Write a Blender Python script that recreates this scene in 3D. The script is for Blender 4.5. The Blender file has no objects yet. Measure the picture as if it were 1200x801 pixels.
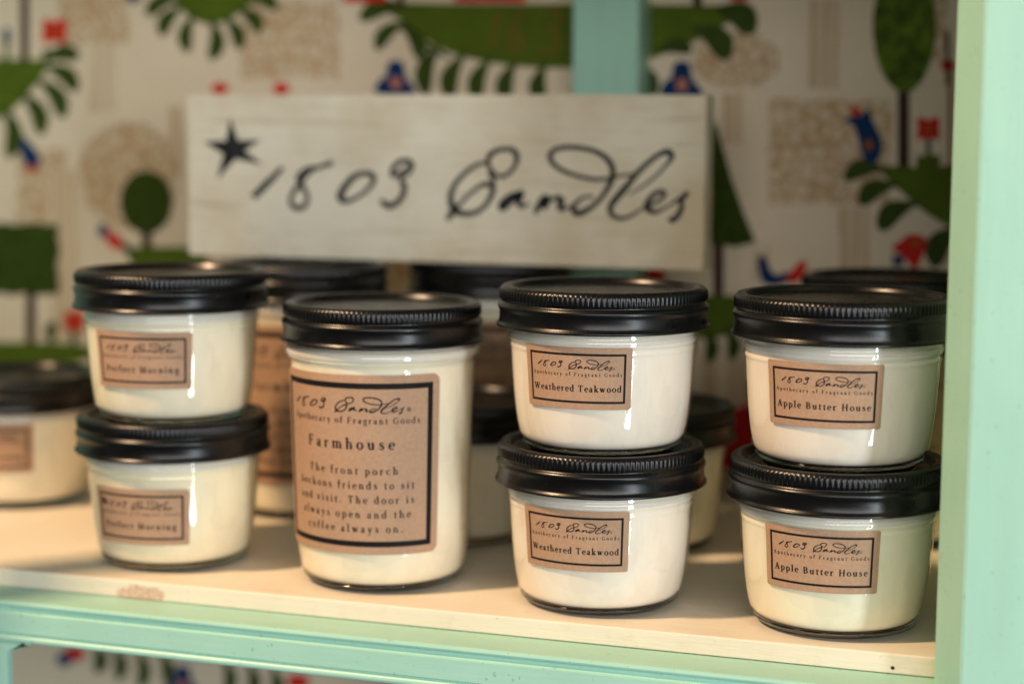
import bpy, bmesh, math, random
from mathutils import Vector, Matrix
from mathutils.geometry import tessellate_polygon
random.seed(7)
sc = bpy.context.scene
COL = sc.collection
MM = 0.001
rad = math.radians

# ------------------------------------------------------------------ camera
CAM = Vector((249.891, -682.540, 199.007)); YAW = 0.319443; PIT = 0.118405; ROL = 0.006395; FPX = 2107.23
_f = Vector((-math.sin(YAW)*math.cos(PIT), math.cos(YAW)*math.cos(PIT), -math.sin(PIT)))
_r0 = Vector((math.cos(YAW), math.sin(YAW), 0)); _u0 = _r0.cross(_f)
_r = _r0*math.cos(ROL)+_u0*math.sin(ROL); _u = -_r0*math.sin(ROL)+_u0*math.cos(ROL)
cd = bpy.data.cameras.new('camera'); cam = bpy.data.objects.new('camera', cd); COL.objects.link(cam)
m = Matrix((( _r.x,_u.x,-_f.x,CAM.x*MM),(_r.y,_u.y,-_f.y,CAM.y*MM),(_r.z,_u.z,-_f.z,CAM.z*MM),(0,0,0,1)))
cam.matrix_world = m
cd.sensor_width = 36; cd.lens = FPX*36/1200; cd.clip_start = .01; cd.clip_end = 50
cd.dof.use_dof = True; cd.dof.focus_distance = .712; cd.dof.aperture_fstop = 3.9
sc.camera = cam
# ------------------------------------------------------------------ light
sc.view_settings.view_transform = 'Standard'; sc.view_settings.look = 'None'
sc.view_settings.exposure = 0; sc.view_settings.gamma = 1
w = bpy.data.worlds.new('World'); sc.world = w; w.use_nodes = True
w.node_tree.nodes['Background'].inputs[0].default_value = (.80, .78, .74, 1)
w.node_tree.nodes['Background'].inputs[1].default_value = .045
def area(name, az, el, dist, target, sx, sy, watts, colr):
    l = bpy.data.lights.new(name, 'AREA'); l.shape = 'RECTANGLE'; l.size = sx; l.size_y = sy
    l.energy = watts; l.color = colr
    o = bpy.data.objects.new(name, l); COL.objects.link(o)
    a, e = rad(az), rad(el)
    d = Vector((math.sin(a)*math.cos(e), -math.cos(a)*math.cos(e), math.sin(e)))
    t = Vector(target)*MM
    o.location = t+d*dist
    o.rotation_euler = d.to_track_quat('Z', 'Y').to_euler()
    return o
area('warm_lamp', -50, 51, 1.5, (-20, 30, 30), .085, .10, 28, (1, .67, .39))
area('window_light', 52, -4, 2.0, (0, 20, 60), .14, 1.5, 22, (.86, .95, 1.0))
area('room_light', 24, 15, 2.4, (0, 60, 60), 2.4, .8, 34, (1, .97, .92))
cy = sc.cycles
cy.max_bounces = 8; cy.diffuse_bounces = 4; cy.glossy_bounces = 4; cy.transparent_max_bounces = 12; cy.transmission_bounces = 6
cy.caustics_refractive = False; cy.caustics_reflective = False; cy.sample_clamp_indirect = 4
cy.use_denoising = True

# ------------------------------------------------------------------ helpers
def unproj(x, y, Y):
    v = _f+_r*((x-600)/FPX)-_u*((y-400.5)/FPX)
    t = (Y-CAM.y)/v.y
    return CAM+v*t
def tag(o, label=None, cat=None, group=None, kind=None):
    if label: o['label'] = label
    if cat: o['category'] = cat
    if group: o['group'] = group
    if kind: o['kind'] = kind
    return o
def empty(name, loc=(0, 0, 0), rz=0):
    o = bpy.data.objects.new(name, None); COL.objects.link(o)
    o.location = Vector(loc)*MM; o.rotation_euler[2] = rz; o.empty_display_size = .02
    return o
def mesh(name, verts, faces, smooth=False):
    me = bpy.data.meshes.new(name)
    me.from_pydata([Vector(v)*MM for v in verts], [], faces); me.update()
    if smooth:
        me.polygons.foreach_set('use_smooth', [True]*len(me.polygons))
    return me
def link(name, me, mat, parent=None):
    o = bpy.data.objects.new(name, me); COL.objects.link(o)
    if mat and not me.materials: me.materials.append(mat)
    if parent: o.parent = parent
    return o
def lathe(name, prof, n=96, ridge=None, close_bottom=False):
    V = []; F = []
    for (r, z, *fl) in prof:
        for i in range(n):
            a = 2*math.pi*i/n
            rr = r
            if fl and ridge: rr = r+ridge*fl[0]*(.5+.5*math.cos(2*math.pi*i*(n//4)/n))
            V.append((rr*math.sin(a), -rr*math.cos(a), z))
    k = len(prof)
    for j in range(k-1):
        for i in range(n):
            i2 = (i+1) % n
            F.append((j*n+i, j*n+i2, (j+1)*n+i2, (j+1)*n+i))
    if close_bottom: F.append(tuple(reversed(range(n))))
    if prof[-1][0] > 0.01: F.append(tuple((k-1)*n+i for i in range(n)))
    me = mesh(name, V, F, True)
    return me
def box_bm(bm, x0, x1, y0, y1, z0, z1):
    vs = [bm.verts.new((x*MM, y*MM, z*MM)) for z in (z0, z1) for y in (y0, y1) for x in (x0, x1)]
    for f in ((0, 2, 3, 1), (4, 5, 7, 6), (0, 1, 5, 4), (2, 6, 7, 3), (0, 4, 6, 2), (1, 3, 7, 5)):
        bm.faces.new([vs[i] for i in f])
def box(name, x0, x1, y0, y1, z0, z1, mat, parent, bev=0.0, seg=3):
    bm = bmesh.new(); box_bm(bm, x0, x1, y0, y1, z0, z1)
    if bev: bmesh.ops.bevel(bm, geom=bm.edges[:], offset=bev*MM, segments=seg, affect='EDGES', profile=.6)
    me = bpy.data.meshes.new(name); bm.to_mesh(me); bm.free()
    return link(name, me, mat, parent)
def extrude_x(name, prof, x0, x1, mat, parent, n=40):
    """closed profile (y,z) swept along x with many sections and tiny unevenness"""
    V = []; F = []; k = len(prof)
    for i in range(n+1):
        x = x0+(x1-x0)*i/n
        for (y, z) in prof: V.append((x, y, z))
    for i in range(n):
        for j in range(k):
            j2 = (j+1) % k
            F.append((i*k+j, i*k+j2, (i+1)*k+j2, (i+1)*k+j))
    F.append(tuple(range(k))[::-1]); F.append(tuple(n*k+j for j in range(k)))
    me = mesh(name, V, F)
    bm = bmesh.new(); bm.from_mesh(me); bmesh.ops.recalc_face_normals(bm, faces=bm.faces); bm.to_mesh(me); bm.free()
    return link(name, me, mat, parent)
def smooth_pts(P, closed=False, sub=5):
    out = []; n = len(P)
    g = (lambda i: P[i % n]) if closed else (lambda i: P[max(0, min(n-1, i))])
    for i in range(n if closed else n-1):
        a, b, c, d = g(i-1), g(i), g(i+1), g(i+2)
        for s in range(sub):
            t = s/sub
            out.append(tuple(.5*((2*b[k])+(-a[k]+c[k])*t+(2*a[k]-5*b[k]+4*c[k]-d[k])*t*t+(-a[k]+3*b[k]-3*c[k]+d[k])*t**3) for k in range(len(b))))
    if not closed: out.append(tuple(P[-1]))
    return out

# ------------------------------------------------------------------ materials
def nt(name):
    mt = bpy.data.materials.new(name); mt.use_nodes = True
    N = mt.node_tree.nodes; L = mt.node_tree.links
    return mt, N, L, N['Principled BSDF']
def texco(N, L, scale=(1, 1, 1), kind='Object'):
    tc = N.new('ShaderNodeTexCoord'); mp = N.new('ShaderNodeMapping'); mp.inputs['Scale'].default_value = scale
    L.new(tc.outputs[kind], mp.inputs[0]); return mp.outputs[0]
def noise(N, L, vec, sc_, det=4, rough=.6):
    n = N.new('ShaderNodeTexNoise'); n.inputs['Scale'].default_value = sc_; n.inputs['Detail'].default_value = det
    n.inputs['Roughness'].default_value = rough; L.new(vec, n.inputs['Vector']); return n.outputs['Fac']
def ramp(N, L, fac, stops):
    r = N.new('ShaderNodeValToRGB'); L.new(fac, r.inputs[0]); e = r.color_ramp.elements
    while len(e) < len(stops): e.new(.5)
    for i, (p, c) in enumerate(stops): e[i].position = p; e[i].color = (*c, 1) if len(c) == 3 else c
    return r.outputs[0]
def mixc(N, L, fac, a, b, mode='MIX'):
    x = N.new('ShaderNodeMix'); x.data_type = 'RGBA'; x.blend_type = mode
    for s, v in ((0, fac), (6, a), (7, b)):
        if hasattr(v, 'links'): L.new(v, x.inputs[s])
        elif s == 0: x.inputs[0].default_value = v
        else: x.inputs[s].default_value = (*v, 1)
    return x.outputs[2]
def bump(N, L, B, h, strength, dist):
    b = N.new('ShaderNodeBump'); b.inputs['Strength'].default_value = strength; b.inputs['Distance'].default_value = dist
    L.new(h, b.inputs['Height']); L.new(b.outputs[0], B.inputs['Normal'])

def mat_paint(name, c, c2, rough=.42, grain=(40, 400, 400), b=.25):
    mt, N, L, B = nt(name)
    v = texco(N, L, grain); n1 = noise(N, L, v, 1.0, 5, .65)
    v2 = texco(N, L, (1, 1, 1)); n2 = noise(N, L, v2, 22, 4)
    col = mixc(N, L, ramp(N, L, n2, [(.35, (0, 0, 0)), (.7, (1, 1, 1))]), c, c2)
    n3 = noise(N, L, v2, 420, 2)
    col = mixc(N, L, ramp(N, L, n3, [(.68, (0, 0, 0)), (.72, (.6,)*3)]), col, tuple(x*.5 for x in c))
    n5 = noise(N, L, v, .35, 3, .7)
    col = mixc(N, L, ramp(N, L, n5, [(.4, (0, 0, 0)), (.75, (.45,)*3)]), col, tuple(x*.86 for x in c))
    L.new(col, B.inputs['Base Color']); B.inputs['Roughness'].default_value = rough
    bump(N, L, B, n1, b, .0006)
    return mt
M = {}
M['mint'] = mat_paint('mint_paint', (.37, .65, .535), (.335, .605, .50), .38)
M['mint_v'] = mat_paint('mint_paint_upright', (.37, .65, .535), (.34, .61, .50), .40, (400, 400, 40))

def mat_shelf():
    mt, N, L, B = nt('white_shelf_paint')
    v = texco(N, L, (1, 1, 1))
    g = texco(N, L, (12, 160, 160))
    n1 = noise(N, L, g, 1.0, 6, .7); n2 = noise(N, L, v, 14, 5); n3 = noise(N, L, v, 300, 3)
    col = mixc(N, L, ramp(N, L, n2, [(.3, (0, 0, 0)), (.75, (1, 1, 1))]), (.78, .715, .59), (.72, .64, .50))
    col = mixc(N, L, ramp(N, L, n3, [(.69, (0, 0, 0)), (.73, (1, 1, 1))]), col, (.45, .33, .22))
    sc1 = noise(N, L, texco(N, L, (30, 900, 30)), 1.0, 3, .6)
    col = mixc(N, L, ramp(N, L, sc1, [(.66, (0, 0, 0)), (.72, (.35,)*3)]), col, (.50, .42, .32))
    sc2 = noise(N, L, v, 75, 5, .75)
    col = mixc(N, L, ramp(N, L, sc2, [(.55, (0, 0, 0)), (.75, (.4,)*3)]), col, (.60, .50, .38))
    # scraped brown patch on the front edge of the board
    sp = N.new('ShaderNodeVectorMath'); sp.operation = 'SUBTRACT'; L.new(v, sp.inputs[0]); sp.inputs[1].default_value = (-.1475, 0, -.006)
    s2 = N.new('ShaderNodeVectorMath'); s2.operation = 'MULTIPLY'; L.new(sp.outputs[0], s2.inputs[0]); s2.inputs[1].default_value = (1/.0125, 1/.004, 1/.0046)
    ln = N.new('ShaderNodeVectorMath'); ln.operation = 'LENGTH'; L.new(s2.outputs[0], ln.inputs[0])
    n4 = noise(N, L, v, 150, 4, .7)
    ad = N.new('ShaderNodeMath'); ad.operation = 'MULTIPLY_ADD'; L.new(n4, ad.inputs[0]); ad.inputs[1].default_value = -1.6; L.new(ln.outputs['Value'], ad.inputs[2])
    mk = ramp(N, L, ad.outputs[0], [(-.0 + .02, (1, 1, 1)), (.22, (0, 0, 0))])
    n5 = noise(N, L, v, 520, 3, .7)
    mm = N.new('ShaderNodeMath'); mm.operation = 'MULTIPLY'; L.new(mk, mm.inputs[0]); L.new(ramp(N, L, n5, [(.36, (.3,)*3), (.55, (.85,)*3)]), mm.inputs[1])
    col = mixc(N, L, mm.outputs[0], col, (.52, .30, .21))
    L.new(col, B.inputs['Base Color']); B.inputs['Roughness'].default_value = .5
    bump(N, L, B, n1, .6, .0008)
    return mt
M['shelf'] = mat_shelf()

def mat_lid():
    mt, N, L, B = nt('black_lid_metal')
    v = texco(N, L, (1, 1, 1))
    n = noise(N, L, v, 90, 4); n2 = noise(N, L, v, 1400, 2)
    B.inputs['Base Color'].default_value = (.004, .004, .0045, 1)
    r = ramp(N, L, n, [(.3, (.25,)*3), (.7, (.34,)*3)])
    du = noise(N, L, v, 260, 5, .8)
    L.new(mixc(N, L, ramp(N, L, du, [(.6, (0, 0, 0)), (.72, (.35,)*3)]), (.004, .004, .0045), (.035, .031, .027)), B.inputs['Base Color'])
    L.new(r, B.inputs['Roughness']); B.inputs['Specular IOR Level'].default_value = .36
    bump(N, L, B, n2, .12, .0002)
    return mt
M['lid'] = mat_lid()

def mat_wax(name, c, c2):
    mt, N, L, B = nt(name)
    v = texco(N, L, (1, 1, 1)); n = noise(N, L, v, 35, 4)
    col = mixc(N, L, ramp(N, L, n, [(.3, (0, 0, 0)), (.75, (1, 1, 1))]), c, c2)
    nb = noise(N, L, texco(N, L, (90, 90, 38)), 1.0, 4, .6)
    col = mixc(N, L, ramp(N, L, nb, [(.50, (0, 0, 0)), (.62, (.5,)*3)]), col, tuple(x*.90 for x in c2))
    L.new(col, B.inputs['Base Color']); B.inputs['Roughness'].default_value = .5
    B.inputs['Subsurface Weight'].default_value = .35; B.inputs['Subsurface Radius'].default_value = (1, .7, .4); B.inputs['Subsurface Scale'].default_value = .006
    return mt
M['wax_yellow'] = mat_wax('ivory_wax', (.87, .79, .59), (.83, .75, .54))
M['wax_cream'] = mat_wax('cream_wax', (.87, .80, .63), (.84, .76, .58))
M['wax_white'] = mat_wax('white_wax', (.86, .79, .69), (.84, .76, .65))
M['wax_green'] = mat_wax('pale_cream_wax', (.86, .81, .64), (.83, .78, .60))
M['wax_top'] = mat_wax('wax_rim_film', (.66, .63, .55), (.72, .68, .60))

def mat_shell():
    mt, N, L, B = nt('clear_glass')
    N.remove(B); out = N['Material Output']
    tr = N.new('ShaderNodeBsdfTransparent'); tr.inputs[0].default_value = (.975, .97, .955, 1)
    gl = N.new('ShaderNodeBsdfGlossy'); gl.inputs['Roughness'].default_value = .03; gl.inputs['Color'].default_value = (1, 1, 1, 1)
    fr = N.new('ShaderNodeFresnel'); fr.inputs['IOR'].default_value = 1.52
    v = texco(N, L, (60, 60, 12)); n = noise(N, L, v, 1.6, 3, .5)
    b = N.new('ShaderNodeBump'); b.inputs['Strength'].default_value = .6; b.inputs['Distance'].default_value = .0007
    L.new(n, b.inputs['Height']); L.new(b.outputs[0], gl.inputs['Normal']); L.new(b.outputs[0], fr.inputs['Normal'])
    geo = N.new('ShaderNodeNewGeometry'); inv = N.new('ShaderNodeMath'); inv.operation = 'SUBTRACT'; inv.inputs[0].default_value = 1
    L.new(geo.outputs['Backfacing'], inv.inputs[1])
    ml = N.new('ShaderNodeMath'); ml.operation = 'MULTIPLY'; L.new(inv.outputs[0], ml.inputs[0]); L.new(fr.outputs[0], ml.inputs[1])
    mx = N.new('ShaderNodeMixShader'); L.new(ml.outputs[0], mx.inputs[0]); L.new(tr.outputs[0], mx.inputs[1]); L.new(gl.outputs[0], mx.inputs[2])
    L.new(mx.outputs[0], out.inputs[0]); return mt
M['glass'] = mat_shell()
def mat_base():
    mt, N, L, B = nt('thick_glass_foot')
    B.inputs['Base Color'].default_value = (.72, .75, .66, 1); B.inputs['Transmission Weight'].default_value = 1
    B.inputs['Roughness'].default_value = .06; B.inputs['IOR'].default_value = 1.5
    return mt
M['foot'] = mat_base()

def mat_kraft(name, c, c2):
    mt, N, L, B = nt(name)
    v = texco(N, L, (1, 1, 1)); n = noise(N, L, v, 700, 4, .8); n2 = noise(N, L, texco(N, L, (250, 250, 1800)), 1.0, 4, .7)
    n3 = noise(N, L, v, 60, 3)
    col = mixc(N, L, ramp(N, L, n, [(.38, (0, 0, 0)), (.66, (1, 1, 1))]), c, c2)
    col = mixc(N, L, ramp(N, L, n2, [(.62, (0, 0, 0)), (.78, (.7,)*3)]), col, tuple(x*.55 for x in c))
    col = mixc(N, L, ramp(N, L, n3, [(.45, (0, 0, 0)), (.75, (.35,)*3)]), col, tuple(min(1, x*1.3) for x in c))
    L.new(col, B.inputs['Base Color']); B.inputs['Roughness'].default_value = .75
    bump(N, L, B, n, .3, .0003)
    return mt
M['kraft'] = mat_kraft('kraft_paper', (.37, .218, .132), (.45, .285, .18))
def flat(name, c, rough=.6, var=.25, s=300):
    mt, N, L, B = nt(name)
    v = texco(N, L, (1, 1, 1)); n = noise(N, L, v, s, 3)
    col = mixc(N, L, ramp(N, L, n, [(.35, (0, 0, 0)), (.7, (1, 1, 1))]), c, tuple(x*(1+var) for x in c))
    L.new(col, B.inputs['Base Color']); B.inputs['Roughness'].default_value = rough; B.inputs['Specular IOR Level'].default_value = .08; return mt
M['ink'] = flat('black_ink', (.010, .009, .010), .6, .5, 900)
M['sign_ink'] = flat('sign_paint', (.018, .019, .020), .6, .9, 120)

def mat_sign():
    mt, N, L, B = nt('whitewashed_wood')
    g = texco(N, L, (5, 60, 60)); v = texco(N, L, (1, 1, 1))
    n1 = noise(N, L, g, 2.2, 6, .7); n2 = noise(N, L, v, 11, 4); n3 = noise(N, L, texco(N, L, (14, 300, 300)), 1.5, 5, .7)
    col = mixc(N, L, ramp(N, L, n2, [(.42, (0, 0, 0)), (.66, (1, 1, 1))]), (.80, .73, .59), (.62, .50, .34))
    col = mixc(N, L, ramp(N, L, n1, [(.56, (0, 0, 0)), (.74, (.5,)*3)]), col, (.46, .34, .21))
    col = mixc(N, L, ramp(N, L, n3, [(.32, (.6,)*3), (.42, (0, 0, 0))]), col, (.36, .27, .17))
    L.new(col, B.inputs['Base Color']); B.inputs['Roughness'].default_value = .7
    bump(N, L, B, n3, .5, .001)
    return mt
M['sign'] = mat_sign()
def mat_paper():
    mt, N, L, B = nt('wallpaper_ground')
    v = texco(N, L, (1, 1, 1)); n = noise(N, L, v, 9, 3); n2 = noise(N, L, v, 700, 3)
    col = mixc(N, L, ramp(N, L, n, [(.35, (0, 0, 0)), (.7, (1, 1, 1))]), (.76, .64, .50), (.70, .57, .42))
    col = mixc(N, L, ramp(N, L, n2, [(.4, (0, 0, 0)), (.8, (.5,)*3)]), col, (.5, .4, .28))
    L.new(col, B.inputs['Base Color']); B.inputs['Roughness'].default_value = .65; return mt
M['paper'] = mat_paper()
def mat_tan(kind):
    mt, N, L, B = nt('tan_print_'+kind)
    if kind == 'leafy':
        v = texco(N, L, (1, 1, 1)); vo = N.new('ShaderNodeTexVoronoi'); vo.inputs['Scale'].default_value = 150; vo.feature = 'DISTANCE_TO_EDGE'
        nz = N.new('ShaderNodeTexNoise'); nz.inputs['Scale'].default_value = 60; L.new(v, nz.inputs['Vector'])
        mx = N.new('ShaderNodeVectorMath'); mx.operation = 'MULTIPLY_ADD'; L.new(nz.outputs['Color'], mx.inputs[0]); mx.inputs[1].default_value = (.01, .01, .01); L.new(v, mx.inputs[2])
        L.new(mx.outputs[0], vo.inputs['Vector'])
        f = ramp(N, L, vo.outputs['Distance'], [(.05, (1, 1, 1)), (.22, (0, 0, 0))])
    else:
        f = ramp(N, L, noise(N, L, texco(N, L, (420, 1, 6)), 1.0, 3, .6), [(.45, (0, 0, 0)), (.6, (1, 1, 1))])
    col = mixc(N, L, f, (.64, .52, .38), (.47, .30, .16))
    L.new(col, B.inputs['Base Color']); B.inputs['Roughness'].default_value = .65; return mt
M['tan_leafy'] = mat_tan('leafy'); M['tan_lines'] = mat_tan('lines')
M['p_green'] = flat('print_green', (.072, .108, .009), .6, .25, 60)
M['p_leaf'] = flat('print_leaf_green', (.034, .058, .008), .6, .3, 90)
M['p_dark'] = flat('print_dark_green', (.024, .040, .005), .6, .9, 260)
M['p_crown'] = flat('print_crown_green', (.036, .060, .005), .6, 2.6, 140)
M['p_trunk'] = flat('print_trunk_brown', (.045, .020, .014))
M['p_red'] = flat('print_red', (.50, .018, .014), .6, .3, 100)
M['p_blue'] = flat('print_blue', (.003, .028, .10), .6, .3, 100)
M['p_pink'] = flat('print_pink', (.42, .16, .12))
M['p_orange'] = flat('print_orange', (.24, .085, .012))
M['hole'] = flat('dark_hole', (.03, .015, .01))

# ------------------------------------------------------------------ cabinet
cab = empty('display_cabinet', (0, 0, -8))
cab.location = (0, 0, 0)
tag(cab, 'mint green painted wooden cabinet with white shelf board and folk print wallpaper back', 'cabinet')
WY = 296.0
# shelf board (white) with soft front edge
bm = bmesh.new(); box_bm(bm, -520, 212, 0, WY-1, -8, 0)
ed = [e for e in bm.edges if all(abs(v.co.y) < 1e-6 for v in e.verts) and abs(e.verts[0].co.z-e.verts[1].co.z) < 1e-6]
bmesh.ops.bevel(bm, geom=ed, offset=.7*MM, segments=3, affect='EDGES', profile=.5)
me = bpy.data.meshes.new('shelf_board'); bm.to_mesh(me); bm.free()
shelf = link('shelf_board', me, M['shelf'], cab)
# tiny nail hole on the front of the board, dark disc for its shade
V = []; hp = unproj(1046, 782, -.15)
for i in range(14): V.append((hp.x+.75*math.cos(i*.449), -.15, hp.z+.7*math.sin(i*.449)))
nh = link('nail_hole_disc', mesh('nail_hole_disc', V+[(v[0], .4, v[2]) for v in V], [tuple(range(14))]+[(i, (i+1) % 14, 14+(i+1) % 14, 14+i) for i in range(14)]), M['hole'], shelf)

YF = -22.5
prof = [(.0, -8.05), (-19.8, -8.05), (-20.8, -8.15), (-21.5, -8.6), (-21.8, -9.4), (-21.6, -10.1), (-20.9, -10.6),
        (-20.2, -10.9), (-19.9, -11.4), (-20.0, -12.2), (-20.4, -12.9), (-21.0, -13.3), (-21.6, -13.35), (-21.9, -13.5),
        (-21.9, -22.0), (-21.6, -22.3), (-20.9, -22.7), (-20.9, -23.2), (-21.7, -23.5), (-22.2, -24.0), (-22.4, -24.9), (-22.1, -25.9), (-21.4, -26.3),
        (-18, -26.4), (0, -26.4)]
rail = extrude_x('front_rail', prof, -520, 195.2, M['mint'], cab)
# right stile with a chamfered inner edge
def stile(name, poly, z0, z1, parent, mat):
    n = len(poly); V = [(x, y, z0) for x, y in poly]+[(x, y, z1) for x, y in poly]
    F = [tuple(range(n)), tuple(range(2*n-1, n-1, -1))]+[(i, (i+1) % n, n+(i+1) % n, n+i) for i in range(n)]
    me = mesh(name, V, F)
    bm = bmesh.new(); bm.from_mesh(me); bmesh.ops.recalc_face_normals(bm, faces=bm.faces)
    bmesh.ops.bevel(bm, geom=[e for e in bm.edges if abs(e.verts[0].co.z-e.verts[1].co.z) > .01], offset=.5*MM, segments=3, affect='EDGES')
    bm.to_mesh(me); bm.free()
    return link(name, me, mat, parent)
stile('face_frame_stile', [(195.4, 4), (195.4, -12), (206.0, -26), (262, -26), (262, 4)], -260, 345, cab, M['mint_v'])
# side panel behind the stile; unseen top board and left end, added for shade
box('side_panel', 214, 230, 4.5, WY+12, -260, 345, M['mint_v'], cab, .5)
box('shading_top_board', -520, 213.5, -6, WY-1, 345.5, 357, M['shelf'], cab, .6)  # added out of view to keep the warm lamp off the wall
box('side_panel', -536, -520.5, -20, WY+12, -260, 357, M['mint_v'], cab, .5)
# lower section stile with a small scrolled bracket
P = [unproj(8, 801, YF+1.0), unproj(8, 763, YF+1.0), unproj(14, 762, YF+1.0), unproj(25, 759, YF+1.0), unproj(33, 752, YF+1.0), unproj(34, 747, YF+1.0)]
pts = [(p.x, p.z) for p in P]
pts[0] = (pts[0][0], -150.0); pts[-1] = (pts[-1][0], -26.5)
pts = [pts[0]]+smooth_pts(pts[1:], sub=4)+[(-240, -26.5), (-240, -150)]
n = len(pts); V = [(x, YF+1, z) for x, z in pts]+[(x, YF+5, z) for x, z in pts]
F = [tuple(range(n)), tuple(range(2*n-1, n-1, -1))]+[(i, (i+1) % n, n+(i+1) % n, n+i) for i in range(n)]
me = mesh('lower_stile', V, F); bm = bmesh.new(); bm.from_mesh(me); bmesh.ops.recalc_face_normals(bm, faces=bm.faces)
for e_ in [bm.edges]: bmesh.ops.bevel(bm, geom=[e for e in bm.edges if all(abs(v.co.y-(YF+1)*MM) < 1e-6 for v in e.verts)], offset=.6*MM, segments=2, affect='EDGES')
bm.to_mesh(me); bm.free(); link('lower_stile', me, M['mint_v'], cab)
# post added at the front left, out of frame, to throw a shadow over the shelf
box('shadow_post', -338, -318, -144, -124, -260, 345, M['mint_v'], cab, 2)
# back stile between the two wallpaper panels
box('back_stile', -31.5, 5.5, 270, WY-.3, -260, 345, M['mint_v'], cab, .8)

# wallpaper with its printed motifs
wp = box('wallpaper', -520, 214, WY, WY+4, -260, 345, M['paper'], cab)
layer = [0]
def W(x, y):
    p = unproj(x, y, WY); return (p.x, p.z)
def decal(name, pts, mat, lift=None, hole=None):
    layer[0] += 1
    off = WY-.05-.006*layer[0] if lift is None else WY-lift
    P2 = [W(*p) for p in pts]
    P3 = [Vector((x, off, z)) for x, z in P2]
    tr = tessellate_polygon([P3])
    fs = []
    for t in tr:
        a, b, c = [P3[i] for i in t]
        nrm = (b-a).cross(c-a)
        fs.append(t if nrm.y < 0 else t[::-1])
    return link(name, mesh(name, P3, fs), mat, wp)
def ell(cx, cy, rx, ry, n=28, wob=0, a0=0, a1=360):
    return [(cx+rx*(1+wob*random.uniform(-1, 1))*math.cos(rad(a0+(a1-a0)*i/n)), cy+ry*(1+wob*random.uniform(-1, 1))*math.sin(rad(a0+(a1-a0)*i/n))) for i in range(n if a1-a0 == 360 else n+1)]
def leaf(x0, y0, x1, y1, w):
    dx, dy = x1-x0, y1-y0; L_ = math.hypot(dx, dy); dx /= L_; dy /= L_; nx, ny = -dy, dx
    w *= 1.05
    sh = [(0, .22), (.12, .36), (.3, .7), (.5, .97), (.7, 1.05), (.86, .85), (.96, .45)]
    bend = (.14 if x1 >= x0 else -.14)*L_
    cl = lambda t: (x0+dx*t*L_-nx*bend*math.sin(math.pi*t), y0+dy*t*L_-ny*bend*math.sin(math.pi*t))
    a = [(cl(t)[0]+nx*s*w/2, cl(t)[1]+ny*s*w/2) for t, s in sh]
    b = [(cl(t)[0]-nx*s*w/2, cl(t)[1]-ny*s*w/2) for t, s in reversed(sh)]
    return decal('printed_leaf', smooth_pts(a+[(x1, y1)]+b, True, 3), M['p_leaf'])
def rect(x0, y0, x1, y1): return [(x0, y0), (x1, y0), (x1, y1), (x0, y1)]
def wrect(x0, y0, x1, y1, wob=3, n=10):
    P = []
    for i in range(n): P.append((x0+(x1-x0)*i/n, y0+random.uniform(-wob, wob)))
    for i in range(n): P.append((x1+random.uniform(-wob, wob), y0+(y1-y0)*i/n))
    for i in range(n): P.append((x1-(x1-x0)*i/n, y1+random.uniform(-wob, wob)))
    for i in range(n): P.append((x0+random.uniform(-wob, wob), y1-(y1-y0)*i/n))
    return smooth_pts(P, True, 2)
# faint tan background trees
T, TL = M['tan_leafy'], M['tan_lines']
for a in ((283, 2, 398, 92, T), (68, -20, 150, 50, T), (900, 118, 1044, 240, T), (1078, -10, 1112, 70, T), (20, 175, 75, 262, T), (1000, 560, 1100, 620, T)):
    decal('faint_tan_crown', wrect(*a[:4]), a[4])
decal('faint_tan_crown', ell(152, 205, 60, 62, 30, .05), T)
decal('faint_tan_crown', ell(862, 70, 52, 34, 30, .06), T)
decal('faint_tan_crown', ell(420, 330, 60, 40, 30, .06), T)
for a in ((946, 0, 984, 104), (984, 243, 1018, 330), (848, 110, 872, 170), (106, 52, 136, 132), (198, 125, 214, 185), (880, 290, 902, 330), (60, 200, 96, 400), (820, 420, 880, 480), (1075, 420, 1112, 700)):
    decal('faint_tan_trunk', wrect(*a, wob=1.2), TL)
def island(pts): return decal('printed_island', smooth_pts(pts, True, 4), M['p_green'])
def flower(x, y, s, mat='p_red'):
    decal('printed_flower', smooth_pts([(x-s, y-s), (x-.35*s, y-1.02*s), (x, y-.8*s), (x+.35*s, y-1.02*s), (x+s, y-s), (x+1.02*s, y), (x+s, y+s), (x, y+.85*s), (x-s, y+s), (x-1.02*s, y)], True, 3), M[mat])
    decal('flower_centre', ell(x, y, s*.32, s*.35, 12), M['p_orange' if mat == 'p_red' else 'p_pink'])
def bluebell(x, y, s):
    pts = [(x-s, y+.75*s), (x-.75*s, y-.05*s), (x-.5*s, y-.1*s), (x-.35*s, y-.85*s), (x+.1*s, y-s), (x+.45*s, y-.85*s), (x+.6*s, y-.1*s), (x+1.1*s, y+.75*s)]
    decal('printed_flower', smooth_pts(pts, True, 3), M['p_blue']); decal('flower_centre', ell(x+.05*s, y+.2*s, s*.3, s*.35, 12), M['p_pink'])
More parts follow.
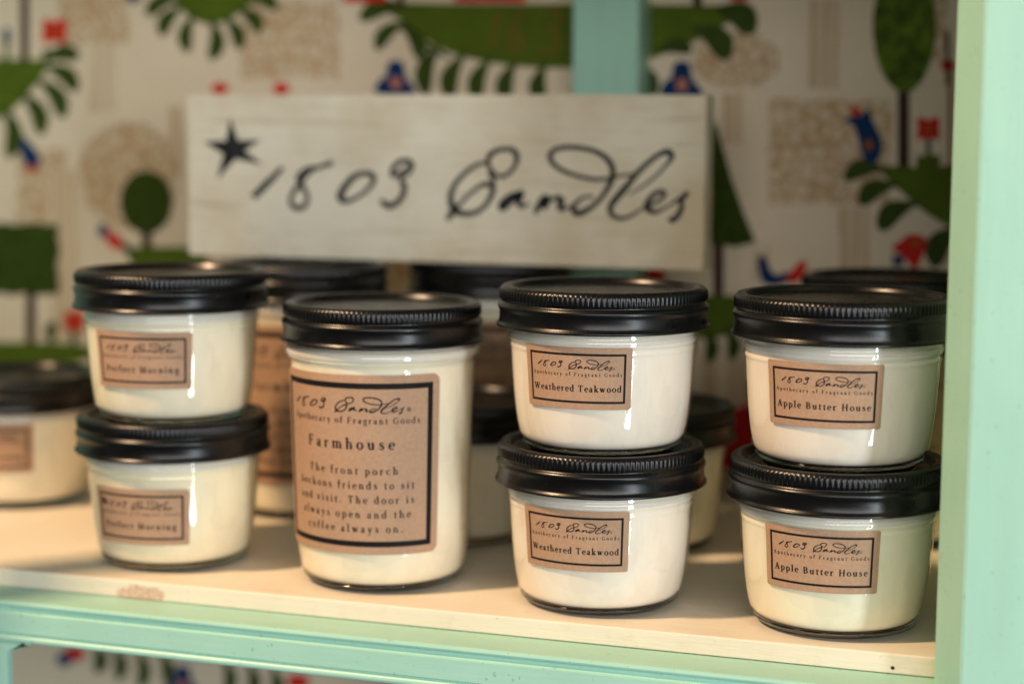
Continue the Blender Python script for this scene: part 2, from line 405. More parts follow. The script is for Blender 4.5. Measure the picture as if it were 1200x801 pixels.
# upper left island with tree, red flower and bird
island([(-60, 70), (-20, 69), (30, 70), (56, 72), (48, 92), (28, 116), (4, 136), (-40, 150)])
decal('printed_trunk', rect(24, -60, 34, 72), M['p_trunk'])
flower(64, 37, 13.5); decal('printed_stem', rect(50, 58, 62, 72), M['p_leaf'])
decal('printed_bud', ell(8, 43, 5, 11, 16), M['p_blue']); decal('printed_stem', rect(5, 50, 11, 70), M['p_leaf'])
for l in ((52, 72, 94, 64, 19), (50, 78, 92, 106, 19), (42, 92, 76, 138, 19), (24, 108, 50, 158, 19), (4, 124, 12, 186, 19), (-20, 142, -22, 190, 17)): leaf(*l)
decal('printed_bird', smooth_pts([(27, 160), (36, 168), (47, 184), (46, 193), (38, 198), (28, 190), (24, 174)], True, 3), M['p_blue'])
decal('bird_wing', ell(38, 198, 6, 4, 12), M['p_red'])
# island over the sign
island([(178, -30), (178, -10), (205, 6), (225, 22), (246, 29), (268, 24), (288, 10), (312, -6), (312, -30)])
for l in ((208, 0, 171, 17, 17), (215, 8, 188, 42, 17), (229, 16, 219, 62, 16), (247, 22, 249, 71, 17), (262, 20, 282, 58, 16), (278, 10, 306, 38, 17), (290, -2, 326, 9, 17), (300, -8, 330, -14, 15)): leaf(*l)
decal('printed_bud', ell(157, -4, 9, 8, 12), M['p_blue'])
# large island behind the sign and the stile
island([(438, 4), (540, 5), (700, 5), (800, 6), (874, 9), (852, 28), (820, 46), (780, 63), (730, 76), (660, 80), (600, 77), (540, 66), (500, 48), (470, 24)])
for l in ((480, 10, 421, 22, 20), (478, 26, 440, 58, 17), (468, 26, 494, 70, 18), (516, 52, 498, 112, 20), (546, 62, 526, 118, 20), (576, 68, 558, 120, 19), (606, 72, 592, 122, 19), (640, 74, 634, 124, 19), (838, 10, 886, 36, 30), (812, 32, 856, 68, 28), (768, 62, 812, 58, 17), (748, 70, 762, 118, 18), (724, 72, 730, 120, 18)): leaf(*l)
decal('printed_stem', [(470, 26), (500, 50), (528, 66), (524, 69), (496, 56), (466, 32)], M['p_leaf'])
bluebell(463, 93, 22); bluebell(798, 95, 23)
decal('printed_roof', rect(402, -14, 452, 3), M['p_red']); decal('printed_roof', rect(533, -18, 616, 3), M['p_red'])
decal('printed_trunk', rect(466, -40, 474, 6), M['p_trunk']); decal('printed_trunk', rect(812, -30, 823, 8), M['p_trunk']); decal('printed_bud', ell(867, -5, 13, 7, 14), M['p_red'])
def dstroke(name, pts, wd, mat):
    pts = smooth_pts(pts, sub=4); A = []; B_ = []
    for i, (x, y) in enumerate(pts):
        a = pts[max(0, i-1)]; b = pts[min(len(pts)-1, i+1)]; L_ = math.hypot(b[0]-a[0], b[1]-a[1]) or 1
        nx, ny = -(b[1]-a[1])/L_*wd/2, (b[0]-a[0])/L_*wd/2
        A.append((x+nx, y+ny)); B_.append((x-nx, y-ny))
    return decal(name, A+B_[::-1], mat)
M['p_faint'] = flat('print_faint_orange', (.135, .085, .014))
dstroke('printed_numeral', [(585, 15), (581, 34), (575, 56)], 6, M['p_faint'])
dstroke('printed_numeral', [(612, 12), (604, 30), (597, 48), (602, 60), (611, 54), (608, 42), (600, 44)], 5, M['p_faint'])
dstroke('printed_numeral', [(640, 14), (652, 12), (655, 24), (644, 34), (656, 46), (648, 60), (632, 58)], 5, M['p_faint'])
# red marks peeping over the sign
for x in (258, 330): decal('printed_bud', ell(x, 104, 10, 7, 16), M['p_red'])
# right island
island([(1032, 197), (1080, 196), (1180, 197), (1180, 290), (1130, 274), (1092, 254), (1062, 230)])
for l in ((1040, 199, 988, 208, 20), (1052, 216, 1006, 238, 22), (1075, 238, 1029, 268, 24), (1125, 264, 1092, 312, 26)): leaf(*l)
decal('printed_trunk', rect(1052, 95, 1066, 196), M['p_trunk'])
decal('printed_crown', smooth_pts([(1060, -40), (1085, -25), (1096, 10), (1096, 50), (1086, 85), (1072, 104), (1060, 109), (1046, 102), (1032, 82), (1024, 48), (1024, 12), (1036, -25)], True, 4), M['p_crown'])
flower(1088, 151, 12.5); decal('printed_stem', rect(1085, 162, 1091, 184), M['p_leaf']); decal('printed_stem', wrect(1074, 182, 1102, 199, 1), M['p_green'])
decal('printed_bird', smooth_pts([(988, 142), (998, 136), (1008, 135), (1018, 127), (1022, 140), (1031, 158), (1034, 174), (1028, 189), (1015, 189), (1008, 175), (1004, 156), (998, 146)], True, 3), M['p_blue'])
decal('bird_crest', ell(1003, 131, 7, 5, 12), M['p_red']); decal('bird_eye', ell(1018, 170, 5.5, 6.5, 12), M['p_orange'])
decal('printed_bird', smooth_pts([(1045, 290), (1056, 282), (1064, 275), (1078, 275), (1086, 282), (1082, 298), (1073, 316), (1068, 312), (1058, 300)], True, 3), M['p_red'])
decal('bird_wing', wrect(1046, 299, 1059, 311, .6, 4), M['p_blue']); decal('bird_eye', ell(1073, 285, 5, 5, 12), M['p_orange'])
decal('printed_bud', ell(1111, 77, 9, 7, 12), M['p_red']); decal('printed_trunk', rect(1108, 38, 1113, 100), M['p_trunk']); decal('printed_post', rect(1111, 84, 1116, 196), M['p_orange'])
# cone tree at the right end of the sign
decal('printed_crown', [(838, 140), (846, 168), (858, 210), (872, 250), (886, 284), (862, 289), (836, 286), (800, 288), (822, 190)], M['p_dark'])
decal('printed_trunk', rect(836, 286, 848, 348), M['p_trunk'])
island([(776, 352), (830, 346), (880, 347), (905, 354), (890, 372), (860, 390), (830, 396), (800, 390)])
for l in ((826, 384, 832, 424, 15), (850, 380, 858, 422, 15), (876, 372, 884, 410, 15), (800, 384, 802, 424, 15)): leaf(*l)
decal('printed_bird', smooth_pts([(888, 302), (897, 301), (901, 312), (910, 322), (922, 318), (928, 325), (912, 334), (893, 330)], True, 3), M['p_blue'])
decal('bird_tail', smooth_pts([(922, 326), (938, 306), (946, 308), (942, 322), (930, 332)], True, 3), M['p_red'])
decal('printed_bird', smooth_pts([(843, 545), (846, 510), (856, 484), (880, 474), (905, 490), (900, 530), (876, 549)], True, 3), M['p_red'])
decal('bird_eye', ell(862, 562, 8, 6, 12), M['p_orange'])
decal('printed_bud', ell(766, 323, 15, 9, 14), M['p_red']); decal('printed_bud', ell(752, 322, 5, 8, 12), M['p_blue'])
# round tree left of the sign
decal('printed_crown', ell(172, 237, 31, 37, 30, .02), M['p_dark']); decal('printed_trunk', rect(167, 270, 178, 292), M['p_trunk'])
island([(150, 292), (185, 289), (235, 291), (245, 300), (225, 318), (190, 322), (160, 314)]); leaf(156, 300, 138, 286, 9)
decal('printed_bird', smooth_pts([(124, 268), (133, 272), (143, 280), (143, 290), (134, 291), (126, 284)], True, 3), M['p_red']); decal('bird_wing', ell(121, 270, 6, 8, 12), M['p_blue'])
# square tree at the left edge
decal('printed_crown', wrect(-40, 262, 69, 344, 2.2), M['p_dark']); decal('printed_trunk', rect(31, 342, 42, 404), M['p_trunk'])
island([(-40, 404), (40, 401), (96, 404), (112, 412), (90, 424), (20, 432), (-40, 430)]); leaf(62, 404, 64, 376, 12)
flower(88, 376, 11); decal('printed_stem', rect(84, 386, 90, 404), M['p_leaf'])
# below the shelf
decal('printed_flower', ell(88, 765, 13, 9, 14), M['p_red']); decal('printed_flower', ell(76, 772, 9, 8, 14), M['p_blue'])
for l in ((112, 752, 116, 788, 15), (134, 756, 140, 796, 14), (160, 758, 166, 806, 14), (188, 762, 196, 800, 14), (262, 770, 268, 812, 14), (290, 774, 296, 816, 14), (318, 778, 322, 820, 14)): leaf(*l)
bluebell(214, 798, 19); decal('printed_flower', ell(350, 798, 14, 9, 14), M['p_red'])
island([(150, 735), (240, 740), (330, 746), (320, 764), (240, 770), (170, 758)])

# ------------------------------------------------------------------ lettering
TH, TN = 2.1, .95
def st(pts, w): return ([(x, y) for x, y in pts], [w]*len(pts)) if not isinstance(w, (list, tuple)) else (list(pts), list(w))
def serif(x, y, l=2.1, r=2.1): return st([(x-l, y), (x+r, y)], .8)
def stem(x, y0, y1, b=True, t='flag'):
    o = [st([(x, y0), (x, y1)], TH)]
    if b: o.append(serif(x, y0+.4))
    if t == 'flag': o.append(st([(x-2.3, y1-1.3), (x+.3, y1-.3)], 1.0))
    if t == 'full': o.append(serif(x, y1-.4))
    return o
def arc(cx, cy, rx, ry, a0, a1, n=14, k=1.0):
    P = []; w = []
    for i in range(n+1):
        a = rad(a0+(a1-a0)*i/n); P.append((cx+rx*math.cos(a), cy+ry*math.sin(a))); w.append(TN*.9+(TH-TN)*k*abs(math.cos(a))**1.5)
    return (P, w)
def dot(x, y, r=1.25): return ([(x, y-r*.9), (x, y-.4*r), (x, y+.4*r), (x, y+r*.9)], [r*.8, r*2, r*2, r*.8])
G = {
 ' ': (4.2, []),
 'a': (8.6, [st([(1.6, 7.6), (2.3, 9.2), (4.2, 9.7), (5.7, 8.6), (5.9, 6.8), (5.9, 1.6), (6.6, .4), (8.0, .6)], [1.9, 1.1, 1.0, 1.6, 2.0, 2.0, 1.2, .7]), arc(3.7, 2.9, 2.5, 2.6, 80, 330)]),
 'b': (10, stem(2.3, 0, 16, False)+[arc(5.2, 4.9, 3.5, 4.7, -150, 150)]),
 'c': (8.4, [arc(4.6, 4.9, 3.5, 4.7, 55, 315), dot(6.7, 8.2, .9)]),
 'd': (10, [arc(4.6, 4.9, 3.5, 4.7, 30, 330)]+stem(7.6, 0, 16, False)+[st([(7.6, .4), (9.6, .5)], .8)]),
 'e': (8.6, [arc(4.6, 4.9, 3.4, 4.7, 5, 315), st([(1.4, 5.4), (8, 5.4)], .9)]),
 'f': (6.2, [st([(2.9, 0), (2.9, 12.5), (3.8, 15), (5.6, 15.8), (6.9, 14.8)], [TH, TH, 1.6, 1.0, 1.7]), serif(2.9, .4), st([(.3, 9.3), (6.3, 9.3)], 1.3)]),
 'g': (9, [arc(4.2, 6.6, 2.9, 3.0, 0, 360), st([(2.8, 3.9), (1.8, 2.4), (3.4, 1.2), (6.4, .8), (7.6, -1.2), (6.4, -3.8), (3.6, -4.6), (1.2, -3.2), (1.6, -1.0), (3.4, .2)], [.9, 1.0, 1.4, 1.8, 1.8, 1.1, .9, 1.2, 1.0, .8]), st([(6.4, 8.6), (8.6, 9.5)], 1.1)]),
 'h': (10.4, stem(2.3, 0, 16)+[arc(5.1, 6.4, 2.8, 3.2, 160, 20), ] + stem(7.9, 0, 6.8, True, None)),
 'i': (5, stem(2.5, 0, 9.8)+[dot(2.4, 13.4)]),
 'k': (10, stem(2.3, 0, 16)+[st([(7.6, 9.3), (3.2, 4.2)], .95), st([(4.2, 5.6), (8.3, .4)], TH), serif(7.6, 9.4, 1.7, 1.7), serif(8.2, .4, 1.6, 1.6)]),
 'l': (5, stem(2.5, 0, 16)),
 'm': (15.6, stem(2.3, 0, 9.8)+[arc(5.1, 6.4, 2.7, 3.2, 160, 20)]+stem(7.8, 0, 6.8, True, None)+[arc(10.4, 6.4, 2.7, 3.2, 160, 20)]+stem(13.1, 0, 6.8, True, None)),
 'n': (10.4, stem(2.3, 0, 9.8)+[arc(5.1, 6.4, 2.8, 3.2, 160, 20)]+stem(7.9, 0, 6.8, True, None)),
 'o': (9.4, [arc(4.7, 4.9, 3.6, 4.7, 0, 360, 22)]),
 'p': (10, stem(2.3, -5, 9.8)+[arc(5.2, 4.9, 3.5, 4.7, -150, 150)]),
 'r': (7.6, stem(2.3, 0, 9.8)+[st([(2.8, 6.6), (4.0, 8.8), (5.4, 9.5)], [.9, 1.0, 1.2]), dot(6.1, 8.9, .95)]),
 's': (7.6, [st([(6.0, 7.4), (5.6, 9.2), (3.8, 9.7), (2.0, 8.8), (2.0, 6.8), (3.8, 5.4), (5.8, 4.0), (6.2, 2.0), (4.8, .5), (2.6, .2), (1.5, 1.2), (1.3, 2.9)], [1.0, .9, .9, 1.4, 1.8, 2.0, 2.0, 1.5, 1.0, .9, .9, 1.1])]),
 't': (6.2, [st([(2.9, 12.4), (2.9, 2.4), (3.8, .5), (5.8, 1.1)], [1.0, TH, 1.6, .8]), st([(.3, 9.3), (6.3, 9.3)], 1.3)]),
 'u': (10.4, stem(2.3, 3.2, 9.8, False)+[arc(4.9, 3.3, 2.6, 3.0, 190, 340)]+stem(7.9, 0, 9.8, False)+[st([(7.9, .4), (9.7, .5)], .8)]),
 'v': (9.6, [st([(2, 9.4), (4.8, .2)], TH), st([(4.8, .2), (7.7, 9.4)], .9), serif(2, 9.4, 1.7, 1.7), serif(7.7, 9.4, 1.5, 1.5)]),
 'w': (14, [st([(2, 9.4), (4.5, .2)], TH), st([(4.5, .2), (7, 9.0)], .9), st([(6.8, 9.4), (9.3, .2)], TH), st([(9.3, .2), (12, 9.4)], .9), serif(2, 9.4, 1.7, 1.7), serif(6.6, 9.4, 1.5, 1.5), serif(12, 9.4, 1.5, 1.5)]),
 'y': (9.6, [st([(2, 9.4), (4.9, .6)], TH), st([(7.8, 9.4), (4.4, -2.6), (2.6, -4.8), (1.4, -4)], [.9, .9, 1.0, 1.6]), serif(2, 9.4, 1.7, 1.7), serif(7.8, 9.4, 1.5, 1.5)]),
 '.': (4.6, [dot(2.3, 1.1, 1.2)]),
 'A': (13.6, [st([(6.8, 15), (2.4, .4)], 1.0), st([(6.4, 15), (11, .4)], 2.3), st([(3.8, 5.2), (9.4, 5.2)], .9), serif(2.4, .4, 1.9, 1.9), serif(11, .4, 2.2, 2.2)]),
 'B': (12, stem(3, 0, 15, True, 'full')+[arc(5.6, 11.1, 3.3, 3.5, -90, 90), arc(5.8, 4.1, 3.9, 3.7, -90, 90), st([(3, 14.6), (5.7, 14.6)], .85), st([(3, 7.7), (5.9, 7.7)], .85), st([(3, .4), (5.9, .4)], .85)]),
 'F': (11.4, stem(3, 0, 15, True, 'full')+[st([(3, 14.6), (10, 14.6)], .9), st([(10, 15), (10.1, 11.8)], .9), st([(3, 7.7), (7.8, 7.7)], .9), st([(7.8, 9.4), (7.8, 6)], .8)]),
 'G': (13.6, [arc(7, 7.4, 5.4, 7.3, 48, 310, 22), st([(11.2, 1.6), (11.2, 6.6)], TH), serif(11.2, 6.6), st([(10.8, 11.2), (10.8, 14.6)], .9)]),
 'H': (14.8, stem(3, 0, 15, True, 'full')+stem(11.6, 0, 15, True, 'full')+[st([(3, 7.6), (11.6, 7.6)], .9)]),
 'M': (17, [st([(3, .4), (3.4, 14.6)], 1.0), st([(3.6, 14.6), (8.4, .6)], TH), st([(8.4, .6), (13.2, 14.6)], .9), st([(13.6, 14.6), (14, .4)], TH), serif(3, .4, 1.8, 1.8), serif(14, .4), serif(3, 14.6, 1.8, .8), serif(13.8, 14.6, .8, 2)]),
 'P': (11.4, stem(3, 0, 15, True, 'full')+[arc(5.8, 10.8, 3.8, 3.8, -90, 90), st([(3, 14.6), (5.9, 14.6)], .85), st([(3, 7), (5.9, 7)], .85)]),
 'T': (12.6, stem(6.3, 0, 15, True, None)+[st([(1.4, 14.6), (11.2, 14.6)], .9), st([(1.2, 15), (1.1, 11.6)], .9), st([(11.4, 15), (11.5, 11.6)], .9)]),
 'W': (19, [st([(2.4, 14.6), (6.2, .3)], TH), st([(6.2, .3), (9.6, 14.4)], .9), st([(9.2, 14.6), (13, .3)], TH), st([(13, .3), (16.8, 14.6)], .9), serif(2.4, 14.6), serif(9.2, 14.6, 1.8, 1.8), serif(16.8, 14.6, 1.8, 1.8)]),
}
def text_strokes(s, width, xh, bold=1.08):
    """strokes of a line of serif text, centred on u=0, baseline v=0 (v grows upward), total width given in mm"""
    k = xh/9.8; x = 0; out = []; adv = [G[c][0] for c in s]
    nat = sum(adv)*k; sp = (width-nat)/max(1, len(s)-1)
    for c, a in zip(s, adv):
        for P, wd in G[c][1]:
            out.append(([(x+p[0]*k-width/2, p[1]*k) for p in P], [q*k*bold for q in wd]))
        x += a*k+sp
    return out
# the flowing "1803 Candles" hand, drawn once in units of the sign's lettering (x right, y up)
def _s(P, s, ox, oy): return [(ox+x*s, oy+y*s) for x, y in P]
S1 = .21667; S2 = .15; S3 = 1/6
SCR = [
 (_s([(468, 305), (430, 345), (370, 405), (308, 468)], S1, 230, 130), [5, 7, 8.5, 8]),
 (_s([(738, 280), (690, 296), (630, 318), (592, 352), (560, 395), (530, 435), (512, 470), (518, 508), (552, 526), (590, 510), (602, 470), (586, 425), (558, 385), (556, 350), (590, 318), (640, 305), (662, 312)], S1, 230, 130), [8, 5, 5, 5.5, 6, 6, 5, 6, 7, 6, 5, 6, 6, 6, 5, 4, 3]),
 (_s([(905, 335), (855, 355), (808, 405), (780, 460), (800, 488), (855, 475), (915, 435), (958, 385), (950, 345), (905, 335)], S1, 230, 130), [6, 7, 8, 9, 7, 5, 5, 6, 7, 6]),
 (_s([(1150, 295), (1110, 330), (1068, 350), (1062, 318), (1095, 278), (1145, 268), (1168, 295), (1150, 335), (1105, 368), (1125, 400), (1118, 455), (1080, 500), (1035, 512), (998, 480)], S1, 230, 130), [3, 5, 6, 6, 6, 6, 6, 5, 5, 7, 7, 7, 8, 5]),
 (_s([(95, 650), (130, 600), (190, 530), (265, 455), (345, 390), (410, 372), (452, 395), (440, 460), (390, 540), (310, 595), (230, 605), (165, 580), (125, 520), (128, 430), (180, 340), (260, 265), (340, 215), (400, 205), (425, 160), (470, 115), (540, 100), (605, 105), (638, 150), (630, 215), (585, 280), (520, 315), (460, 290), (425, 235), (410, 180), (440, 120)], S2, 510, 160),
  [6, 7, 5, 4.5, 5, 7, 7, 6.5, 6, 6, 6.5, 9, 8, 6.5, 6, 5.5, 5, 5, 6, 6, 5.5, 6.5, 7, 5.5, 5, 5, 5, 5, 5, 5]),
 (_s([(440, 240), (430, 290), (450, 330), (470, 370)], S2, 510, 160), [4, 5, 5, 4]),
 (_s([(650, 445), (590, 465), (525, 525), (525, 560), (570, 540), (630, 480), (672, 440), (655, 490), (660, 535), (690, 545), (740, 520)], S2, 510, 160), [6, 7, 9, 8, 5, 6, 9, 8, 7, 5, 3]),
 (_s([(780, 600), (800, 560), (835, 500), (870, 480), (862, 520), (850, 560), (900, 500), (950, 475), (985, 500), (975, 550), (1000, 570), (1060, 540)], S2, 510, 160), [6, 7, 8, 9, 8, 6, 4, 6, 9, 8, 5, 3]),
 (_s([(395, 425), (330, 425), (275, 465), (250, 510), (280, 540), (340, 520), (410, 470), (470, 400), (515, 320), (530, 240), (500, 170), (430, 115), (330, 85), (220, 75), (130, 90), (90, 130), (105, 185), (180, 240), (290, 280), (400, 300), (500, 295), (590, 275), (690, 262)], S3, 630, 160),
  [4, 4, 5, 7, 8, 7, 6, 6, 7, 7, 7, 6.5, 6, 6, 6, 6.5, 6, 5.5, 5, 5, 4, 3.5, 3]),
 (_s([(640, 410), (740, 350), (840, 270), (910, 195), (945, 140), (915, 108), (850, 130), (770, 190), (690, 270), (610, 370), (540, 450), (510, 510), (530, 555), (590, 575), (660, 555), (730, 510)], S3, 630, 160),
  [2, 3, 3.5, 4, 7, 8, 6, 6, 6.5, 8, 8, 7, 6, 5, 4, 3]),
 (_s([(730, 510), (800, 480), (870, 440), (895, 400), (865, 385), (810, 415), (770, 470), (785, 520), (840, 530), (910, 490)], S3, 630, 160), [3, 4, 5, 5, 6, 6, 7, 7, 5, 3]),
 (_s([(910, 490), (980, 450), (1060, 395), (1015, 440), (1015, 495), (990, 550), (945, 590), (925, 570)], S3, 630, 160), [3, 4, 6, 6, 6, 7, 7, 4]),
]
SX0, SX1, SBASE = 297.0, 808.0, 247.0
def script_strokes(width, thin=1.0, ys=1.0):
    k = width/(SX1-SX0)
    return [([((x-(SX0+SX1)/2)*k, -(y-SBASE)*k*ys) for x, y in P], [q*k*thin for q in wd]) for P, wd in SCR]
def ribbons(strokes, fn, sub=3):
    V = []; F = []
    for si, (P, wd) in enumerate(strokes):
        if len(P) > 2: Q = smooth_pts([(p[0], p[1], q) for p, q in zip(P, wd)], sub=sub)
        else: Q = [(P[0][0]+(P[1][0]-P[0][0])*t/4, P[0][1]+(P[1][1]-P[0][1])*t/4, wd[0]) for t in range(5)]
        b = len(V); n = len(Q)
        for i, (x, y, q) in enumerate(Q):
            a = Q[max(0, i-1)]; c = Q[min(n-1, i+1)]
            L_ = math.hypot(c[0]-a[0], c[1]-a[1]) or 1
            nx, ny = -(c[1]-a[1])/L_*q/2, (c[0]-a[0])/L_*q/2
            V.append(fn(x+nx, y+ny, si)); V.append(fn(x-nx, y-ny, si))
        for i in range(n-1): F.append((b+2*i, b+2*i+1, b+2*i+3, b+2*i+2))
    return V, F

# ------------------------------------------------------------------ jars
SHORT = [(26, 0.1), (30, .6), (32.8, 2.2), (34.7, 5.2), (35.9, 9), (36.9, 14.5), (37.8, 22), (38.5, 31), (39.05, 40), (39.2, 42.2), (39.5, 43.2), (39.5, 44.0), (39.3, 44.7), (39.45, 45.3), (40.0, 46.2), (40.2, 47.4), (40.05, 48.6), (39.6, 49.4), (39.6, 51.5), (39.6, 56)]
TALL = [(27, 0.1), (31.5, .7), (35.0, 2.9), (36.9, 6.6), (37.9, 12), (38.7, 19), (39.3, 35), (40.0, 60), (40.7, 85), (40.9, 94), (40.9, 97.5), (41.6, 99.2), (43.0, 101), (43.3, 102.8), (42.7, 104.3), (41.2, 105.3), (40.6, 107), (40.6, 112)]
def dense(prof, sub=3): return smooth_pts(prof, sub=sub)
def rad_at(prof, z):
    for (r0, z0), (r1, z1) in zip(prof, prof[1:]):
        if z0 <= z <= z1: return r0+(r1-r0)*(z-z0)/(z1-z0)
    return prof[-1][0]
LIDP = [(40.5, .9), (44.2, .05), (44.7, .25), (44.8, .8), (44.5, 1.3), (44.0, 1.7), (43.7, 2.6), (43.5, 4.3), (43.5, 6.2), (43.8, 7.2), (44.15, 8.0), (44.2, 8.6), (43.9, 9.3), (43.3, 9.9), (42.8, 10.3), (42.75, 10.8),
        (43.0, 11.3, .5), (43.1, 11.8, 1), (43.1, 13.2, 1), (43.1, 14.9, 1), (43.0, 15.5, .4), (42.7, 16.1, 0), (42.1, 16.65), (41.3, 16.9), (40, 16.85), (38.9, 16.6), (38.4, 16.1), (38.0, 15.0), (37.4, 14.2), (36.5, 13.6)]
lid_me = lathe('lid_band', LIDP, 512, .55); lid_me.polygons.foreach_set('use_smooth', [True]*len(lid_me.polygons))
DISC = [(38, 14.0), (36.8, 14.25), (35.6, 14.2), (34.4, 13.4), (32.6, 12.7), (31.6, 12.8), (31.0, 13.5), (30.6, 14.05), (30.0, 14.2), (26, 14.2), (14, 14.25), (0.01, 14.25)]

disc_me = lathe('lid_disc', DISC, 96)
def offs(prof, d, z0, z1, top=None):
    P = [(r-d, z) for r, z in dense(prof) if z0 <= z <= z1]
    return P
def jar_meshes(prof, tag_, wax_top):
    D = dense(prof)
    body = lathe('glass_body_'+tag_, [p for p in D if p[1] >= 3.65], 96)
    # remove top cap for the shell
    bm = bmesh.new(); bm.from_mesh(body)
    bmesh.ops.delete(bm, geom=[f for f in bm.faces if len(f.verts) > 4], context='FACES'); bm.to_mesh(body); bm.free()
    body.polygons.foreach_set('use_smooth', [True]*len(body.polygons))
    r6 = rad_at(prof, 3.6)
    foot = lathe('glass_foot_'+tag_, [(.01, .7), (20, .7), (23, .4), (25, .05)]+[(r, z) for r, z in D if z < 3.5]+[(r6, 3.6), (r6-1.2, 3.7), (.01, 3.75)], 96)
    wb = [(.01, 3.9), (r6-4, 3.9), (r6-1.4, 4.2), (r6-.4, 5.1)]+[(r-.95, z) for r, z in D if 5.9 < z < wax_top-.4]+[(rad_at(prof, wax_top)-1.0, wax_top), (.01, wax_top-.6)]
    wax = lathe('wax_'+tag_, wb, 96)
    rt = rad_at(prof, wax_top)
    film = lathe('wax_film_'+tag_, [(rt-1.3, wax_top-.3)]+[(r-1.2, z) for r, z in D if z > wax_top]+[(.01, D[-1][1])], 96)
    for me_ in (body, foot, wax, film):
        b_ = bmesh.new(); b_.from_mesh(me_); bmesh.ops.remove_doubles(b_, verts=b_.verts, dist=2e-5*1); (bmesh.ops.recalc_face_normals(b_, faces=b_.faces) if me_ is not body else None); b_.to_mesh(me_); b_.free()
        me_.polygons.foreach_set('use_smooth', [True]*len(me_.polygons))
    return body, foot, wax, film
JS = jar_meshes(SHORT, 'short', 47.2); JT = jar_meshes(TALL, 'tall', 100.4)
for a, k in ((JS, 'wax'), (JT, 'wax')): pass

_cache = {}
def label_meshes(kind, scent, star=False):
    key = (kind, scent, star)
    if key in _cache: return _cache[key]
    if kind == 'small': prof, Wd, Hd, R0, rc, ins, bt = SHORT, 47.3, 25.2, 39.3, .9, 2.5, .9
    else: prof, Wd, Hd, R0, rc, ins, bt = TALL, 82.4, 77.2, 40.5, 3.2, 3.4, 2.45
    D = dense(prof); zt = {'small': 45.9, 'large': 95.7}[kind]
    def fn(u, v, off=.16):   # u from centre, v from top (down)
        z = zt-v; r = rad_at(D, z) if (kind != 'small' or z < 36) else 38.85+(z-36)*.09
        r += off; a = u/R0
        return (r*math.sin(a), -r*math.cos(a), z)
    rows, cols = (36, 60) if kind == 'small' else (36, 70)
    V = []; F = []
    for j in range(rows+1):
        t = j/rows; v = Hd*(.5-.5*math.cos(math.pi*t)) if j in (0, 1, 2, rows-2, rows-1, rows) else Hd*(.5-.5*math.cos(math.pi*t))
        dv = min(v, Hd-v); cut = rc-math.sqrt(max(0, rc*rc-(rc-min(dv, rc))**2)) if dv < rc else 0
        hw = Wd/2-cut
        for i in range(cols+1):
            u = -hw+2*hw*i/cols; V.append(fn(u, v))
    for j in range(rows):
        for i in range(cols):
            a = j*(cols+1)+i; F.append((a, a+cols+1, a+cols+2, a+1))
    lab = mesh('paper_label', V, F, True)
    # border
    x, y = Wd/2-ins, ins; o = .23
    BV = []; BF = []
    def strip(u0, v0, u1, v1, horiz, n=40):
        b = len(BV)
        for i in range(n+1):
            t = i/n
            if horiz: BV.append(fn(u0+(u1-u0)*t, v0, o)); BV.append(fn(u0+(u1-u0)*t, v1, o))
            else: BV.append(fn(u0, v0+(v1-v0)*t, o)); BV.append(fn(u1, v0+(v1-v0)*t, o))
        for i in range(n): BF.append((b+2*i, b+2*i+1, b+2*i+3, b+2*i+2))
    strip(-x, y, x, y+bt, True); strip(-x, Hd-y-bt, x, Hd-y, True)
    strip(-x, y+bt, -x+bt, Hd-y-bt, False); strip(x-bt, y+bt, x, Hd-y-bt, False)
    bor = mesh('printed_border', BV, BF)
    SV = []; SF = []
    def put(strokes, uc, vb):
        V_, F_ = ribbons(strokes, lambda a, b_, si: fn(uc+a, vb-b_, o+.0015*(si % 7)))
        b = len(SV); SV.extend(V_); SF.extend([tuple(i+b for i in f) for f in F_])
    if kind == 'small':
        put(script_strokes(32.5, .95, .76), -.6, 8.6)
        put(text_strokes('Apothecary of Fragrant Goods', 39.2, .95, 1.3), 0, 11.7)
        wd, xh = {'Weathered Teakwood': (39, 1.62), 'Apple Butter House': (38.4, 1.62), 'Perfect Morning': (35.6, 1.75)}[scent]
        put(text_strokes(scent, wd, xh*1.06, 1.5), 0, 18.0)
        put([([(16.6+.42*math.cos(a*.7), .2+.42*math.sin(a*.7)) for a in range(10)], [.16]*10)], -.6, 8.6)
    else:
        put(script_strokes(54.5, .9, .76), -2.4, 15.4)
        put([([(.75*math.cos(a*.7), .75*math.sin(a*.7)) for a in range(10)], [.28]*10)], 26.8, 14.6)
        put([([(-.25, -.4), (-.25, .4), (.2, .3), (-.1, 0), (.3, -.4)], [.15]*5)], 26.8, 14.6)
        put(text_strokes('Apothecary of Fragrant Goods', 62.5, 1.75, 1.3), .6, 20.6)
        put(text_strokes('Farmhouse', 41.5, 3.0, 1.5), 0, 31.6)
        for i, (t, wd) in enumerate((('The front porch', 42.5), ('beckons friends to sit', 57.0), ('and visit. The door is', 57.0), ('always open and the', 54.0), ('coffee always on.', 47.0))):
            put(text_strokes(t, wd, 2.1, 1.35), 1.0, 42.4+6.27*i)
    if star:
        sp = []
        for k in range(10):
            a = math.pi/2+k*math.pi/5; r = 2.5 if k % 2 == 0 else 1.0
            sp.append((-18.2+r*math.cos(a), 6.6-r*math.sin(a)))
        b = len(SV); SV.append(fn(-18.2, 6.6, o+.004)); SV.extend([fn(u, v, o+.004) for u, v in sp])
        SF.extend([(b, b+1+k, b+1+(k+1) % 10) for k in range(10)])
    let = mesh('printed_lettering', SV, SF)
    _cache[key] = (lab, bor, let); return _cache[key]

